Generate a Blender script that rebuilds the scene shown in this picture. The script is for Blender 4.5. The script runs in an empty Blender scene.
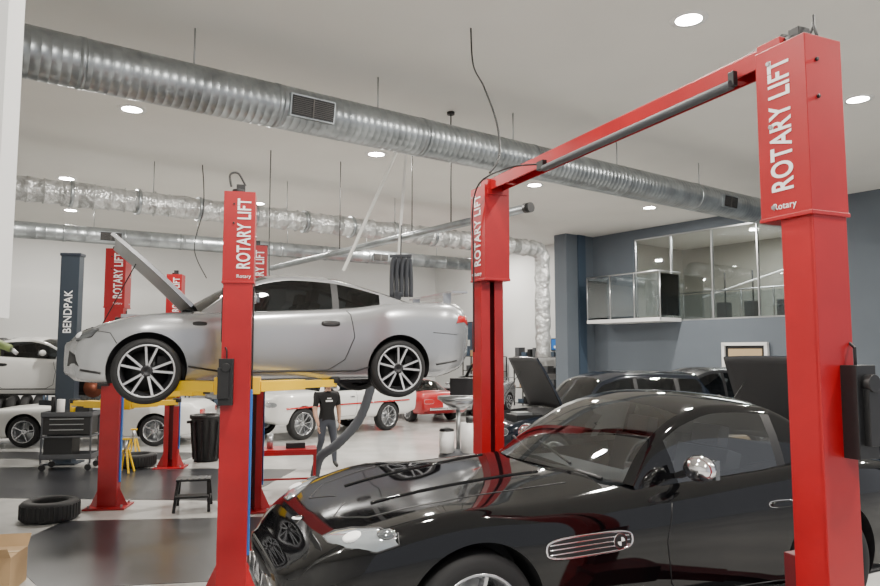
import bpy, bmesh, math, random
from mathutils import Vector, Matrix
from mathutils.bvhtree import BVHTree
random.seed(4)
PI=math.pi
# ---------------------------------------------------------------- materials
def mat(name,col,rough=.5,metal=0,coat=0,em=0,var=0,vscale=4,bump=0,bscale=20,alpha=None):
    m=bpy.data.materials.new(name); m.use_nodes=True
    nt=m.node_tree; b=nt.nodes['Principled BSDF']
    c=(*col,1)
    b.inputs['Base Color'].default_value=c
    b.inputs['Roughness'].default_value=rough
    b.inputs['Metallic'].default_value=metal
    b.inputs['Coat Weight'].default_value=coat
    b.inputs['Coat Roughness'].default_value=.03
    if em:
        b.inputs['Emission Color'].default_value=c
        b.inputs['Emission Strength'].default_value=em
    if var or bump:
        tc=nt.nodes.new('ShaderNodeTexCoord')
    if var:
        n=nt.nodes.new('ShaderNodeTexNoise'); n.inputs['Scale'].default_value=vscale; n.inputs['Detail'].default_value=5
        nt.links.new(tc.outputs['Object'],n.inputs['Vector'])
        r=nt.nodes.new('ShaderNodeValToRGB')
        r.color_ramp.elements[0].position=.3; r.color_ramp.elements[1].position=.7
        r.color_ramp.elements[0].color=tuple(max(0,x*(1-var)) for x in col)+(1,)
        r.color_ramp.elements[1].color=tuple(min(1,x*(1+var)) for x in col)+(1,)
        nt.links.new(n.outputs['Fac'],r.inputs['Fac']); nt.links.new(r.outputs['Color'],b.inputs['Base Color'])
    if bump:
        n2=nt.nodes.new('ShaderNodeTexNoise'); n2.inputs['Scale'].default_value=bscale; n2.inputs['Detail'].default_value=4
        nt.links.new(tc.outputs['Object'],n2.inputs['Vector'])
        bp=nt.nodes.new('ShaderNodeBump'); bp.inputs['Strength'].default_value=bump; bp.inputs['Distance'].default_value=.08
        nt.links.new(n2.outputs['Fac'],bp.inputs['Height']); nt.links.new(bp.outputs['Normal'],b.inputs['Normal'])
    return m
def glassmat(name,tint,fr=.5,rough=.02):
    m=bpy.data.materials.new(name); m.use_nodes=True; nt=m.node_tree
    nt.nodes.remove(nt.nodes['Principled BSDF']); out=nt.nodes['Material Output']
    t=nt.nodes.new('ShaderNodeBsdfTransparent'); t.inputs['Color'].default_value=(*tint,1)
    g=nt.nodes.new('ShaderNodeBsdfGlossy'); g.inputs['Roughness'].default_value=rough
    lw=nt.nodes.new('ShaderNodeFresnel'); lw.inputs['IOR'].default_value=1.5
    ad=nt.nodes.new('ShaderNodeMath'); ad.operation='ADD'; ad.inputs[1].default_value=fr
    nt.links.new(lw.outputs[0],ad.inputs[0])
    mx=nt.nodes.new('ShaderNodeMixShader')
    nt.links.new(ad.outputs[0],mx.inputs[0]); nt.links.new(t.outputs[0],mx.inputs[1]); nt.links.new(g.outputs[0],mx.inputs[2])
    nt.links.new(mx.outputs[0],out.inputs['Surface']); return m
M_floor=mat('floor_epoxy',(.44,.435,.42),.22,0,.2,var=.18,vscale=1.2)
M_floord=mat('floor_dark',(.024,.025,.029),.28,0,.1,var=.25,vscale=1.5)
M_ceil=mat('ceiling_white',(.71,.70,.665),.9,var=.03,vscale=.6)
M_wallw=mat('wall_white',(.63,.635,.63),.8)
M_wallg=mat('wall_grey',(.11,.13,.155),.75,var=.04,vscale=.8)
M_walld=mat('wall_darkblue',(.045,.07,.105),.6)
M_duct=mat('galvanised',(.33,.355,.37),.34,.88,var=.26,vscale=3)
M_foil=mat('foil_duct',(.55,.56,.56),.30,.75,var=.25,vscale=6,bump=1.0,bscale=7)
M_red=mat('lift_red',(.33,.002,.006),.38,0,.12,var=.12,vscale=3)
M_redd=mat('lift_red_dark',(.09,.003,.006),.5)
M_black=mat('black_plastic',(.008,.008,.009),.45)
M_rub=mat('rubber',(.013,.013,.014),.75)
M_dark=mat('dark_interior',(.015,.015,.017),.7)
M_int=mat('interior_grey',(.065,.068,.075),.6)
M_steel=mat('steel',(.45,.46,.47),.3,.9)
M_chrome=mat('chrome',(.8,.8,.82),.08,1)
M_white=mat('white_paint',(.75,.75,.74),.4)
M_label=mat('label_white',(.85,.85,.85),.5)
M_yel=mat('arm_yellow',(.80,.50,.005),.4)
M_blue=mat('blue_strip',(.02,.16,.55),.4)
M_glass=glassmat('car_glass_dark',(.16,.18,.19),.02)
M_glassc=glassmat('car_glass_clear',(.66,.70,.70),.10)
M_wglass=glassmat('window_glass',(.86,.90,.91),.05)
M_lamp=mat('lamp_emit',(1,.97,.9),.5,em=90)
M_lens=mat('lens',(.30,.33,.35),.06,.35,1)
M_lensd=mat('lens_dark',(.12,.13,.14),.06,.5,1)
M_redl=mat('tail_red',(.45,.01,.01),.15,0,1)
M_cable=mat('cable_black',(.015,.015,.015),.6)
M_strap=mat('strap_white',(.85,.85,.82),.7)
M_hose=mat('hose_grey',(.045,.05,.06),.65)
M_card=mat('cardboard',(.42,.28,.15),.85,var=.08)
M_brass=mat('rotor_rust',(.28,.09,.05),.5,.5)
M_tan=mat('door_tan',(.45,.33,.19),.6)
M_grille=mat('grille_dark',(.10,.095,.09),.4,.5)
M_liner=mat('hood_liner',(.42,.43,.44),.5)
# ---------------------------------------------------------------- mesh builder
class MB:
    def __init__(s): s.v=[];s.f=[];s.m=[];s.s=[]
    def add(s,vs,fs,mi=0,sm=False,M=None):
        o=len(s.v)
        s.v+= [tuple(M@Vector(v)) if M else tuple(v) for v in vs]
        for f in fs: s.f.append([i+o for i in f]); s.m.append(mi); s.s.append(sm)
    def box(s,c,d,mi=0,M=None,rz=0):
        x,y,z=[q/2 for q in d]
        R=Matrix.Translation(c)@Matrix.Rotation(rz,4,'Z')
        if M: R=M@R
        vs=[(a*x,b*y,e*z) for a in(-1,1) for b in(-1,1) for e in(-1,1)]
        s.add(vs,[(0,1,3,2),(4,6,7,5),(0,4,5,1),(2,3,7,6),(0,2,6,4),(1,5,7,3)],mi,False,R)
    def beam(s,p0,p1,w,h,mi=0):
        p0=Vector(p0);p1=Vector(p1);d=p1-p0;L=d.length;d.normalize()
        up=Vector((0,0,1)) if abs(d.z)<.95 else Vector((1,0,0))
        sd=d.cross(up).normalized();up=sd.cross(d)
        R=Matrix(((d.x,sd.x,up.x,(p0.x+p1.x)/2),(d.y,sd.y,up.y,(p0.y+p1.y)/2),(d.z,sd.z,up.z,(p0.z+p1.z)/2),(0,0,0,1)))
        s.box((0,0,0),(L,w,h),mi,R)
    def tube(s,pts,r,mi=0,seg=10,cap=True,closed=False):
        pts=[Vector(p) for p in pts]; n=len(pts)
        rs=r if isinstance(r,(list,tuple)) else [r]*n
        ref=None; vs=[]
        for i,p in enumerate(pts):
            if closed: t=pts[(i+1)%n]-pts[i-1]
            else: t=pts[min(i+1,n-1)]-pts[max(i-1,0)]
            t.normalize()
            if ref is None:
                ref=Vector((0,0,1)) if abs(t.z)<.9 else Vector((1,0,0))
            a=(ref-t*ref.dot(t)).normalized(); b=t.cross(a); ref=a
            for k in range(seg):
                th=2*PI*k/seg; vs.append(p+(a*math.cos(th)+b*math.sin(th))*rs[i])
        fs=[]
        for i in range(n if closed else n-1):
            j=(i+1)%n
            for k in range(seg):
                k2=(k+1)%seg; fs.append((i*seg+k,i*seg+k2,j*seg+k2,j*seg+k))
        s.add(vs,fs,mi,True)
        if cap and not closed:
            s.add(vs[:seg],[tuple(range(seg))[::-1]],mi); s.add(vs[-seg:],[tuple(range(seg))],mi)
    def cyl(s,p0,p1,r,mi=0,r2=None,seg=20): s.tube([p0,p1],[r,r if r2 is None else r2],mi,seg)
    def lathe(s,prof,mi=0,seg=32,M=None,sm=True):   # prof (r,h) axis = local y
        vs=[];n=len(prof)
        for k in range(seg):
            th=2*PI*k/seg
            for r,h in prof: vs.append((r*math.cos(th),h,r*math.sin(th)))
        fs=[]
        for k in range(seg):
            k2=(k+1)%seg
            for i in range(n-1): fs.append((k*n+i,k*n+i+1,k2*n+i+1,k2*n+i))
        s.add(vs,fs,mi,sm,M)
    def ell(s,c,r,mi=0,seg=20,M=None):
        vs=[];fs=[];n=seg//2
        for i in range(n+1):
            ph=PI*i/n
            for k in range(seg):
                th=2*PI*k/seg
                vs.append((c[0]+r[0]*math.sin(ph)*math.cos(th),c[1]+r[1]*math.sin(ph)*math.sin(th),c[2]+r[2]*math.cos(ph)))
        for i in range(n):
            for k in range(seg):
                k2=(k+1)%seg; fs.append((i*seg+k,(i+1)*seg+k,(i+1)*seg+k2,i*seg+k2))
        s.add(vs,fs,mi,True,M)
    def obj(s,name,mats,loc=(0,0,0),rz=0,parent=None,bev=0,recalc=True):
        me=bpy.data.meshes.new(name); me.from_pydata(s.v,[],s.f)
        for m in mats: me.materials.append(m)
        for i,p in enumerate(me.polygons): p.material_index=s.m[i]; p.use_smooth=s.s[i]
        if recalc:
            bm=bmesh.new(); bm.from_mesh(me); bmesh.ops.remove_doubles(bm,verts=bm.verts,dist=1e-6)
            bmesh.ops.recalc_face_normals(bm,faces=bm.faces); bm.to_mesh(me); bm.free()
        ob=bpy.data.objects.new(name,me); bpy.context.collection.objects.link(ob)
        ob.location=loc; ob.rotation_euler=(0,0,rz)
        if parent: ob.parent=parent
        if bev:
            b=ob.modifiers.new('bev','BEVEL'); b.width=bev; b.segments=2; b.limit_method='ANGLE'; b.angle_limit=.7
        return ob
def empty(name,loc=(0,0,0),rz=0):
    e=bpy.data.objects.new(name,None); e.empty_display_size=.2; e.location=loc; e.rotation_euler=(0,0,rz)
    bpy.context.collection.objects.link(e); return e
def text(name,s,size,m,M,parent,sx=1.0,off=.0):
    c=bpy.data.curves.new(name,'FONT'); c.body=s; c.size=size; c.extrude=.001; c.offset=off
    c.align_x='CENTER'; c.align_y='CENTER'; c.space_character=1.06
    ob=bpy.data.objects.new(name,c); bpy.context.collection.objects.link(ob)
    c.materials.append(m)
    ob.parent=parent; ob.matrix_local=M@Matrix.Diagonal((sx,1,1,1)); return ob
def colM(X,Y,Z,T):
    return Matrix(((X[0],Y[0],Z[0],T[0]),(X[1],Y[1],Z[1],T[1]),(X[2],Y[2],Z[2],T[2]),(0,0,0,1)))
def pchip(keys):
    xs=[k[0] for k in keys]; ys=[k[1] for k in keys]; n=len(xs)
    d=[(ys[i+1]-ys[i])/(xs[i+1]-xs[i]) for i in range(n-1)]
    m=[d[0]]+[0 if d[i-1]*d[i]<=0 else 2*d[i-1]*d[i]/(d[i-1]+d[i]) for i in range(1,n-1)]+[d[-1]]
    def f(x):
        if x<=xs[0]: return ys[0]
        if x>=xs[-1]: return ys[-1]
        i=max(j for j in range(n-1) if xs[j]<=x); h=xs[i+1]-xs[i]; t=(x-xs[i])/h
        return (2*t**3-3*t*t+1)*ys[i]+(t**3-2*t*t+t)*h*m[i]+(-2*t**3+3*t*t)*ys[i+1]+(t**3-t*t)*h*m[i+1]
    return f
def cr(P,n):
    out=[]
    for i in range(len(P)-1):
        p0=P[max(i-1,0)];p1=P[i];p2=P[i+1];p3=P[min(i+2,len(P)-1)]
        for k in range(n):
            t=k/n
            out.append(tuple(.5*((2*p1[a])+(-p0[a]+p2[a])*t+(2*p0[a]-5*p1[a]+4*p2[a]-p3[a])*t*t+(-p0[a]+3*p1[a]-3*p2[a]+p3[a])*t**3) for a in range(len(p1))))
    out.append(P[-1]); return out
# ---------------------------------------------------------------- cars
def make_wheel(name,r,w,n,rimmat,parent,loc,side,pair=False,rr=None,hubonly=False,spokemat=None):
    mb=MB(); rr=rr or r*.70; h=w/2
    M=Matrix.Translation(loc)@Matrix.Rotation(0 if side<0 else PI,4,'Z')
    if not hubonly:
        mb.lathe([(rr,-h*.92),(rr+.02,-h),(r-.035,-h*.98),(r-.012,-h*.86),(r,-h*.6),(r,0),(r,h*.6),(r-.012,h*.86),(r-.035,h*.98),(rr,h)],1,48,M)
        for g in(-.3,.3): mb.lathe([(r+.001,h*g-.006),(r+.001,h*g+.006)],3,48,M)
        mb.lathe([(rr+.004,-h*.9),(rr+.005,-h-.002),(rr-.010,-h*.98)],4,48,M)
        mb.lathe([(rr-.010,-h*.98),(rr-.02,-h*.8),(rr-.045,-h*.2),(rr-.05,h*.9)],0,48,M)
        mb.lathe([(0,-h*.3),(.03,-h*.62),(.055,-h*.66),(.065,-h*.5),(.068,-h*.2)],0,20,M)
        for i in range(n):
            a=2*PI*i/n+.15
            offs=[-.0,] if not pair else [-.20,.20]
            for o in offs:
                a0=a+o*.9; a1=a+o*1.15
                p0=M@Vector((.045*math.cos(a0),-h*.55,.045*math.sin(a0))); p1=M@Vector(((rr-.006)*math.cos(a1),-h*.86,(rr-.006)*math.sin(a1)))
                mb.beam(p0,p1,.019 if pair else min(.05,2.2/n*.2),.02,4)
                if pair: mb.beam(p0+M.to_3x3()@Vector((0,.012,0)),p1+M.to_3x3()@Vector((0,.012,0)),.034,.03,0)
    mb.lathe([(0,0),(rr*.8,0),(rr*.8,.02),(0,.02)],3 if pair and not hubonly else 2,32,M)
    if hubonly: mb.lathe([(0,-.07),(.07,-.07),(.08,0)],2,20,M)
    mb.box((M@Vector((rr*.55,-.0,.06))),(.09,.06,.16),1)
    return mb.obj(name,[rimmat,M_rub,M_brass if hubonly else M_steel,M_black,spokemat or rimmat],parent=parent)
def build_car(name,S,loc,rz,paint,rim,glass=None,fine=True):
    root=empty(name,loc,rz); glass=glass or M_glass
    L,W=S['L'],S['W']; fw,fb,fs,ft=[pchip(S[k]) for k in('w','zb','zs','zt')]
    c=S['cab']; x0,x1,x2,x3=c['x']; fr=pchip(c['roof']); H=max(k[1] for k in c['roof'])
    nsub=4 if fine else 3; N=88 if fine else 56
    def sec(x):
        w,b,s,t=fw(x),fb(x),fs(x),ft(x); h=s-b
        return [(0,b),(.74*w,b),(.91*w,b+.015),(.965*w,b+.18*h),(.992*w,b+.45*h),(1.0*w,b+.68*h),(.985*w,b+.86*h),(.93*w,s),(.82*w,s+.3*(t-s)+.012),(.5*w,t-.15*(t-s)),(0,t)]
    xs=[L*(.5-.5*math.cos(PI*(i/N)))*.35+L*(i/N)*.65 for i in range(N+1)]
    rings=[]
    def ring(x,sc=1,xo=0):
        hf=cr(sec(x),nsub); zc=(fb(x)+ft(x))/2
        full=[(-y,z) for y,z in hf]+[(y,z) for y,z in hf[-2:0:-1]]
        return [(x+xo,y*sc,zc+(z-zc)*sc) for y,z in full]
    for sc,xo in((.02,-.055),(.5,-.052),(.8,-.043),(.93,-.028)): rings.append(ring(0,sc,xo))
    for x in xs: rings.append(ring(x))
    for sc,xo in((.93,.025),(.8,.04),(.5,.05),(.02,.052)): rings.append(ring(L,sc,xo))
    n=len(rings[0]); V=[v for r in rings for v in r]; F=[]
    for i in range(len(rings)-1):
        for k in range(n):
            k2=(k+1)%n; F.append((i*n+k,i*n+k2,(i+1)*n+k2,(i+1)*n+k))
    F.append(tuple(range(n))); F.append(tuple(range((len(rings)-1)*n,len(rings)*n))[::-1])
    bvh=BVHTree.FromPolygons([Vector(v) for v in V],F)
    sinks=[(x0+.22,x3-.22,c['wb']*.84,.22)]+S.get('sinks',[])
    if 'hood' in S: h=S['hood']; sinks.append((h[0]+.06,h[1]+.02,h[2]-.02,.16))
    def insink(x,y,z):
        for a,b,yy,d in sinks:
            if a<x<b and abs(y)<yy and z>fs(min(max(x,0),L))-.03: return d
        return 0
    V2=[(x,y,z-insink(x,y,z)) for x,y,z in V]
    me=bpy.data.meshes.new(name+'_body'); me.from_pydata(V2,[],F)
    me.materials.append(paint); me.materials.append(M_dark)
    for p in me.polygons:
        p.use_smooth=True
        cx=sum(V[i][0] for i in p.vertices)/len(p.vertices);cy=sum(V[i][1] for i in p.vertices)/len(p.vertices);cz=sum(V[i][2] for i in p.vertices)/len(p.vertices)
        if insink(cx,cy,cz) or any(V2[i][2]!=V[i][2] for i in p.vertices): p.material_index=1
    bm=bmesh.new(); bm.from_mesh(me); bmesh.ops.recalc_face_normals(bm,faces=bm.faces); bm.to_mesh(me); bm.free()
    body=bpy.data.objects.new('body',me); bpy.context.collection.objects.link(body)
    cut=MB()
    ax=S['ax'];wb=S['wb'];r=S['r']; arch=S.get('arch',r+.045)
    for xx in(ax,ax+wb):
        for sd in(-1,1):
            y0=sd*(W/2-.27);y1=sd*(W/2+.12)
            cut.tube([(xx,y0,r+.01),(xx,y1,r+.01)],arch,1,56)
    co=cut.obj('cut',[M_dark,M_dark])
    bo=body.modifiers.new('b','BOOLEAN'); bo.operation='DIFFERENCE'; bo.object=co; bo.solver='EXACT'
    bpy.context.view_layer.update(); dg=bpy.context.evaluated_depsgraph_get()
    m2=bpy.data.meshes.new_from_object(body.evaluated_get(dg)); body.modifiers.clear(); body.data=m2
    bpy.data.objects.remove(co)
    try: m2.set_sharp_from_angle(angle=math.radians(38))
    except Exception as e: print(e)
    body.parent=root
    # ---- cabin
    wro=c['wr']; crown=c.get('crown',.07); bow=c.get('bow',.14); bowr=c.get('bowr',.12)
    sx0,sx1=c['side']; pil=c['pil']
    br=sorted(set([x0,x1,x2,x3,sx0,sx1]+[q for p in pil for q in p]))
    st=[]
    for a,b in zip(br[:-1],br[1:]):
        k=max(1,int((b-a)/.05))
        st+=[a+(b-a)*i/k for i in range(k)]
    st.append(x3)
    T=[0,.07,.3,.6,.91,1.0]; U=[.06,.2,.4,.6,.8,1.0]
    cv=[];rows=None;info=[]
    for x in st:
        b=fs(x)-.03; wbl=min(c['wb'],fw(x)*.9); zr=fr(x); zc=max(zr-crown,b)
        k=(zc-b)/(H-crown-b); wc=wbl+(wro-wbl)*k
        hs=[(wbl+(wc-wbl)*t+.02*math.sin(PI*t)*k,b+(zc-b)*t) for t in T]
        hs+=[(wc*(1-s),zc+(zr-zc)*(1-(1-s)**2.6)) for s in U]
        full=[(-y,z) for y,z in hs]+[(y,z) for y,z in hs[-2::-1]]
        wf=min(1,max(0,(x1+.3-x)/(x1+.3-x0))); wr_=min(1,max(0,(x-(x2-.2))/(x3-x2+.2)))
        cv+=[(x+bow*(y/wbl)**2*wf-bowr*(y/wbl)**2*wr_,y,z) for y,z in full]; rows=len(full); info.append(zc-b)
    cf=[];cm=[]
    for i in range(len(st)-1):
        xm=(st[i]+st[i+1])/2
        for k in range(rows-1):
            kk=k if k<rows//2 else rows-2-k
            g=0
            if kk<5:
                if kk==0: g=2
                elif kk<4 and sx0<xm<sx1 and info[i]>.03 and not any(p[0]-1e-4<xm<p[1]+1e-4 for p in pil): g=1
                elif kk<4 and sx0<xm<sx1: g=2
            elif kk>=6 and (x0+.01<xm<x1 or x2<xm<x3-.04): g=1
            elif kk==5 and (xm<x1 and S.get('blackpillar')): g=2
            cf.append((i*rows+k,i*rows+k+1,(i+1)*rows+k+1,(i+1)*rows+k)); cm.append(g)
    cb=MB(); 
    for f,g in zip(cf,cm): cb.f.append(list(f)); cb.m.append(g); cb.s.append(True)
    cb.v=cv
    cb.obj('cabin',[S.get('roofmat',paint),glass,M_black],parent=root)
    # ---- interior
    it=MB(); bz=fs((x1+x2)/2)
    for sd in(-1,1):
        for row in ([x1+.42] if not c.get('rear') else [x1+.42,x1+1.3]):
            it.beam((row,sd*.35,bz-.25),(row+.12,sd*.35,bz+.12),.46,.12,0)
            it.beam((row+.12,sd*.35,bz+.14),(row+.15,sd*.35,bz+.27),.24,.09,0)
    it.box(((x0+x1)/2+.1,0,bz-.06),(.36,c['wb']*1.5,.12),1)
    ctr=Vector((x1+.0,-.35,bz+.02)); tw=[]
    for k in range(24):
        a=2*PI*k/24; tw.append(ctr+Vector((.06*math.sin(a),.18*math.cos(a),.17*math.sin(a))))
    it.tube(tw,.014,0,8,closed=True); it.beam(ctr+Vector((0,-.17,0)),ctr+Vector((0,.17,0)),.05,.03,0)
    it.beam(ctr+Vector((-.3,0,-.1)),ctr,.07,.07,0)
    it.obj('seats_and_dash',[S.get('intmat',M_dark),M_int],parent=root,bev=.02)
    # ---- wheels
    rimr=S.get('rimr',r*.7)
    for i,xx in enumerate((ax,ax+wb)):
        for sd in(-1,1):
            ho=(S.get('nowheel')==(i,sd))
            make_wheel('wheel_%d%s'%(i+1,'l' if sd<0 else 'r'),r,.23,S.get('sp',5),rim,root,(xx,sd*(W/2-.135),r),sd,S.get('pair',False),rimr,ho,S.get('spmat'))
    # ---- projection helpers
    dt=MB()
    def hit(o,d):
        q=bvh.ray_cast(Vector(o),Vector(d).normalized()); return q[0],q[1]
    def seam(pts,mode='side',rad=.004,mi=0,both=True,off=0):
        for sd in((-1,1) if both else (-1,)):
            out=[]
            for a,b in zip(pts[:-1],pts[1:]):
                k=max(2,int(math.dist(a,b)/.04))
                for j in range(k+(1 if b==pts[-1] else 0)):
                    t=j/k; p=(a[0]+(b[0]-a[0])*t,a[1]+(b[1]-a[1])*t)
                    if mode=='side': q,nn=hit((p[0],sd*3,p[1]),(0,-sd,0))
                    elif mode=='top': q,nn=hit((p[0],sd*p[1],4),(0,0,-1))
                    elif mode=='front': q,nn=hit((-3,sd*p[0],p[1]),(1,0,0))
                    else: q,nn=hit((L+3,sd*p[0],p[1]),(-1,0,0))
                    if q: out.append(q)
            if len(out)>1: dt.tube(out,rad,mi,6)
    def patch(pts,o,d,mi,off=.006,mir=True,rim=None,bulge=0):
        for sd in((1,-1) if mir else (1,)):
            D=Vector((d[0],d[1]*sd,d[2])).normalized(); O=Vector((o[0],o[1]*sd,o[2]))
            Uv=D.cross(Vector((0,0,1))).normalized(); Vv=Uv.cross(D).normalized()
            scs=[1,.85,.6,.3]; V=[];nn=len(pts); ok=True
            for si,sc in enumerate(scs+[0]):
                for (u,v) in (pts if sc>0 else [(0,0)]):
                    p=O+Uv*(u*sc*sd)+Vv*(v*sc)-D*2; q,nr=hit(p,D)
                    if q is None: ok=False; q=O
                    V.append(q-D*(off*(1 if si else .0)+bulge*(1-sc*sc)))
            if not ok: print('patch miss',name,o); continue
            Fc=[]
            for si in range(3):
                for k in range(nn):
                    k2=(k+1)%nn; Fc.append((si*nn+k,si*nn+k2,(si+1)*nn+k2,(si+1)*nn+k))
            for k in range(nn): Fc.append((3*nn+k,3*nn+(k+1)%nn,4*nn))
            dt.add(V,Fc,mi,True)
            if rim is not None: dt.tube(V[:nn],rim[0],rim[1],6,closed=True)
    def oval(a,b,n=20,p=2.0,sk=0):
        o=[]
        for k in range(n):
            t=2*PI*k/n; cx,sy=math.cos(t),math.sin(t)
            u=a*math.copysign(abs(cx)**(2/p),cx); v=b*math.copysign(abs(sy)**(2/p),sy); o.append((u,v+sk*u))
        return o
    S['detail'](dt,hit,seam,patch,oval,fs,ft,fw,fb)
    dt.obj('trim_details',[M_black,M_chrome,M_lens,M_redl,M_label,M_lensd,paint,M_steel],parent=root)
    if 'hood' in S:
        xa,xb,yh,ang=S['hood'][:4]; Lh=xb-xa; hb=MB(); vs=[];nu,nv=10,14
        for layer in(0,1):
            for i in range(nu+1):
                for j in range(nv+1):
                    d=Lh*i/nu; yy=yh*(2*j/nv-1)*(1-.12*(i/nu)**2); cz=.05*(1-(yy/yh)**2)-.07*(i/nu)**2-layer*.035
                    vs.append((xb-d*math.cos(ang)+cz*math.sin(ang), yy, ft(xb)+.03+d*math.sin(ang)+cz*math.cos(ang)))
        o=(nu+1)*(nv+1); f0=[];f1=[];ed=[]
        for i in range(nu):
            for j in range(nv):
                a=i*(nv+1)+j; f0.append((a,a+1,a+nv+2,a+nv+1)); f1.append((o+a,o+a+nv+1,o+a+nv+2,o+a+1))
        for i in range(nu):
            for j in(0,nv): a=i*(nv+1)+j; ed.append((a,a+nv+1,o+a+nv+1,o+a))
        for j in range(nv):
            for i in(0,nu): a=i*(nv+1)+j; ed.append((a,a+1,o+a+1,o+a))
        hb.add(vs,f0,0,True); hb.f+= [list(f) for f in f1]; hb.m+=[S.get('hoodin',1)]*len(f1); hb.s+=[True]*len(f1)
        hb.f+=[list(f) for f in ed]; hb.m+=[0]*len(ed); hb.s+=[False]*len(ed)
        hb.obj('open_hood',[paint,M_dark,M_liner],parent=root)
        e=MB(); e.box((xa+Lh*.55,0,ft(xb)-.16),(Lh*.5,.5,.14),0); e.box((xa+Lh*.5,.0,ft(xb)-.08),(Lh*.3,.3,.06),1)
        if ang>.2: e.cyl((xa+.12,yh*.8,ft(xa+.1)-.05),(xb-Lh*.75*math.cos(ang),yh*.6,ft(xb)+Lh*.75*math.sin(ang)),.006,0)
        e.obj('engine_and_prop',[M_black,M_steel],parent=root,bev=.02)
    return root
# details
def mirror(dt,x,y,z,mi,s=1):
    for sd in(-1,1):
        dt.ell((x,sd*y,z),(.07*s,.11*s,.075*s),mi,16)
        dt.box((x+.05*s,sd*y,z),(.03,.17*s,.105*s),5)
        dt.beam((x+.02,sd*(y-.2),z-.07),(x,sd*(y-.06),z-.02),.05,.03,0)
def det_silver(dt,hit,seam,patch,oval,fs,ft,fw,fb):
    a=-.13; e=.06
    P=lambda l:[(x+a,z+e) for x,z in l]
    seam(P([(1.62,.80),(1.55,.6),(1.6,.33),(1.75,.25),(2.6,.25),(2.78,.36),(2.88,.6),(2.84,.84),(2.8,.88)]),rad=.005)
    seam(P([(1.2,.30),(1.55,.24),(2.9,.24),(3.05,.28)]),rad=.010)
    seam(P([(0.28,.66),(.5,.62),(.56,.52)]),rad=.004); seam(P([(3.80,.66),(4.12,.64)]),rad=.004)
    seam([(.12,.33),(.3,.30)],rad=.012); seam([(3.72,.36),(4.0,.40)],rad=.012)
    patch(oval(.10,.028,16,3),(2.62+a,-.9,.74+e),(0,1,0),0,.012,True,(.004,0))
    patch(oval(.07,.022,12,3),(1.30+a,-.9,.72+e),(0,1,0),0,.006,True)
    patch([(-.19,-.05),(0,-.06),(.16,-.02),(.21,.05),(.1,.07),(-.1,.03)],(.17,-.56,.66),(.75,.65,-.05),5,.006,True,(.008,0),.01)
    patch(oval(.05,.035,14,2),(.16,-.56,.66),(.75,.65,-.05),4,.018,True,(.003,1),.01)
    patch(oval(.30,.09,24,3),(0,0,.40),(1,0,.0),0,.004,False)
    patch([(-.12,-.06),(.10,-.06),(.04,.04),(-.08,.08)],(.08,-.54,.43),(.8,.6,0),0,.004,True,(.006,0))
    patch([(-.16,-.05),(.1,-.07),(.14,.0),(.1,.07),(-.12,.05)],(4.09,-.68,.88),(-.6,.8,0),3,.006,True,(.004,0),.01)
    patch(oval(.5,.08,24,4),(4.15,0,.40),(-1,0,0),0,.004,False)
    patch(oval(.26,.06,4),(4.15,0,.66),(-1,0,0),4,.004,False)
    for sd in(-1,1): dt.box((4.0,sd*.5,1.14),(.1,.03,.12),6)
    dt.box((4.08,0,1.205),(.20,1.40,.025),6)
    mirror(dt,1.66,.93,1.04,6,.85)
    dt.box((2.0,0,.19),(2.3,1.3,.06),0); dt.cyl((1.4,.1,.17),(3.8,.1,.2),.045,7); dt.ell((3.7,.1,.27),(.18,.4,.09),7)
    for xx in(.70,3.27): dt.cyl((xx,-.75,.3),(xx,.75,.3),.04,7); dt.box((xx,0,.27),(.4,.7,.1),0)
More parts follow.
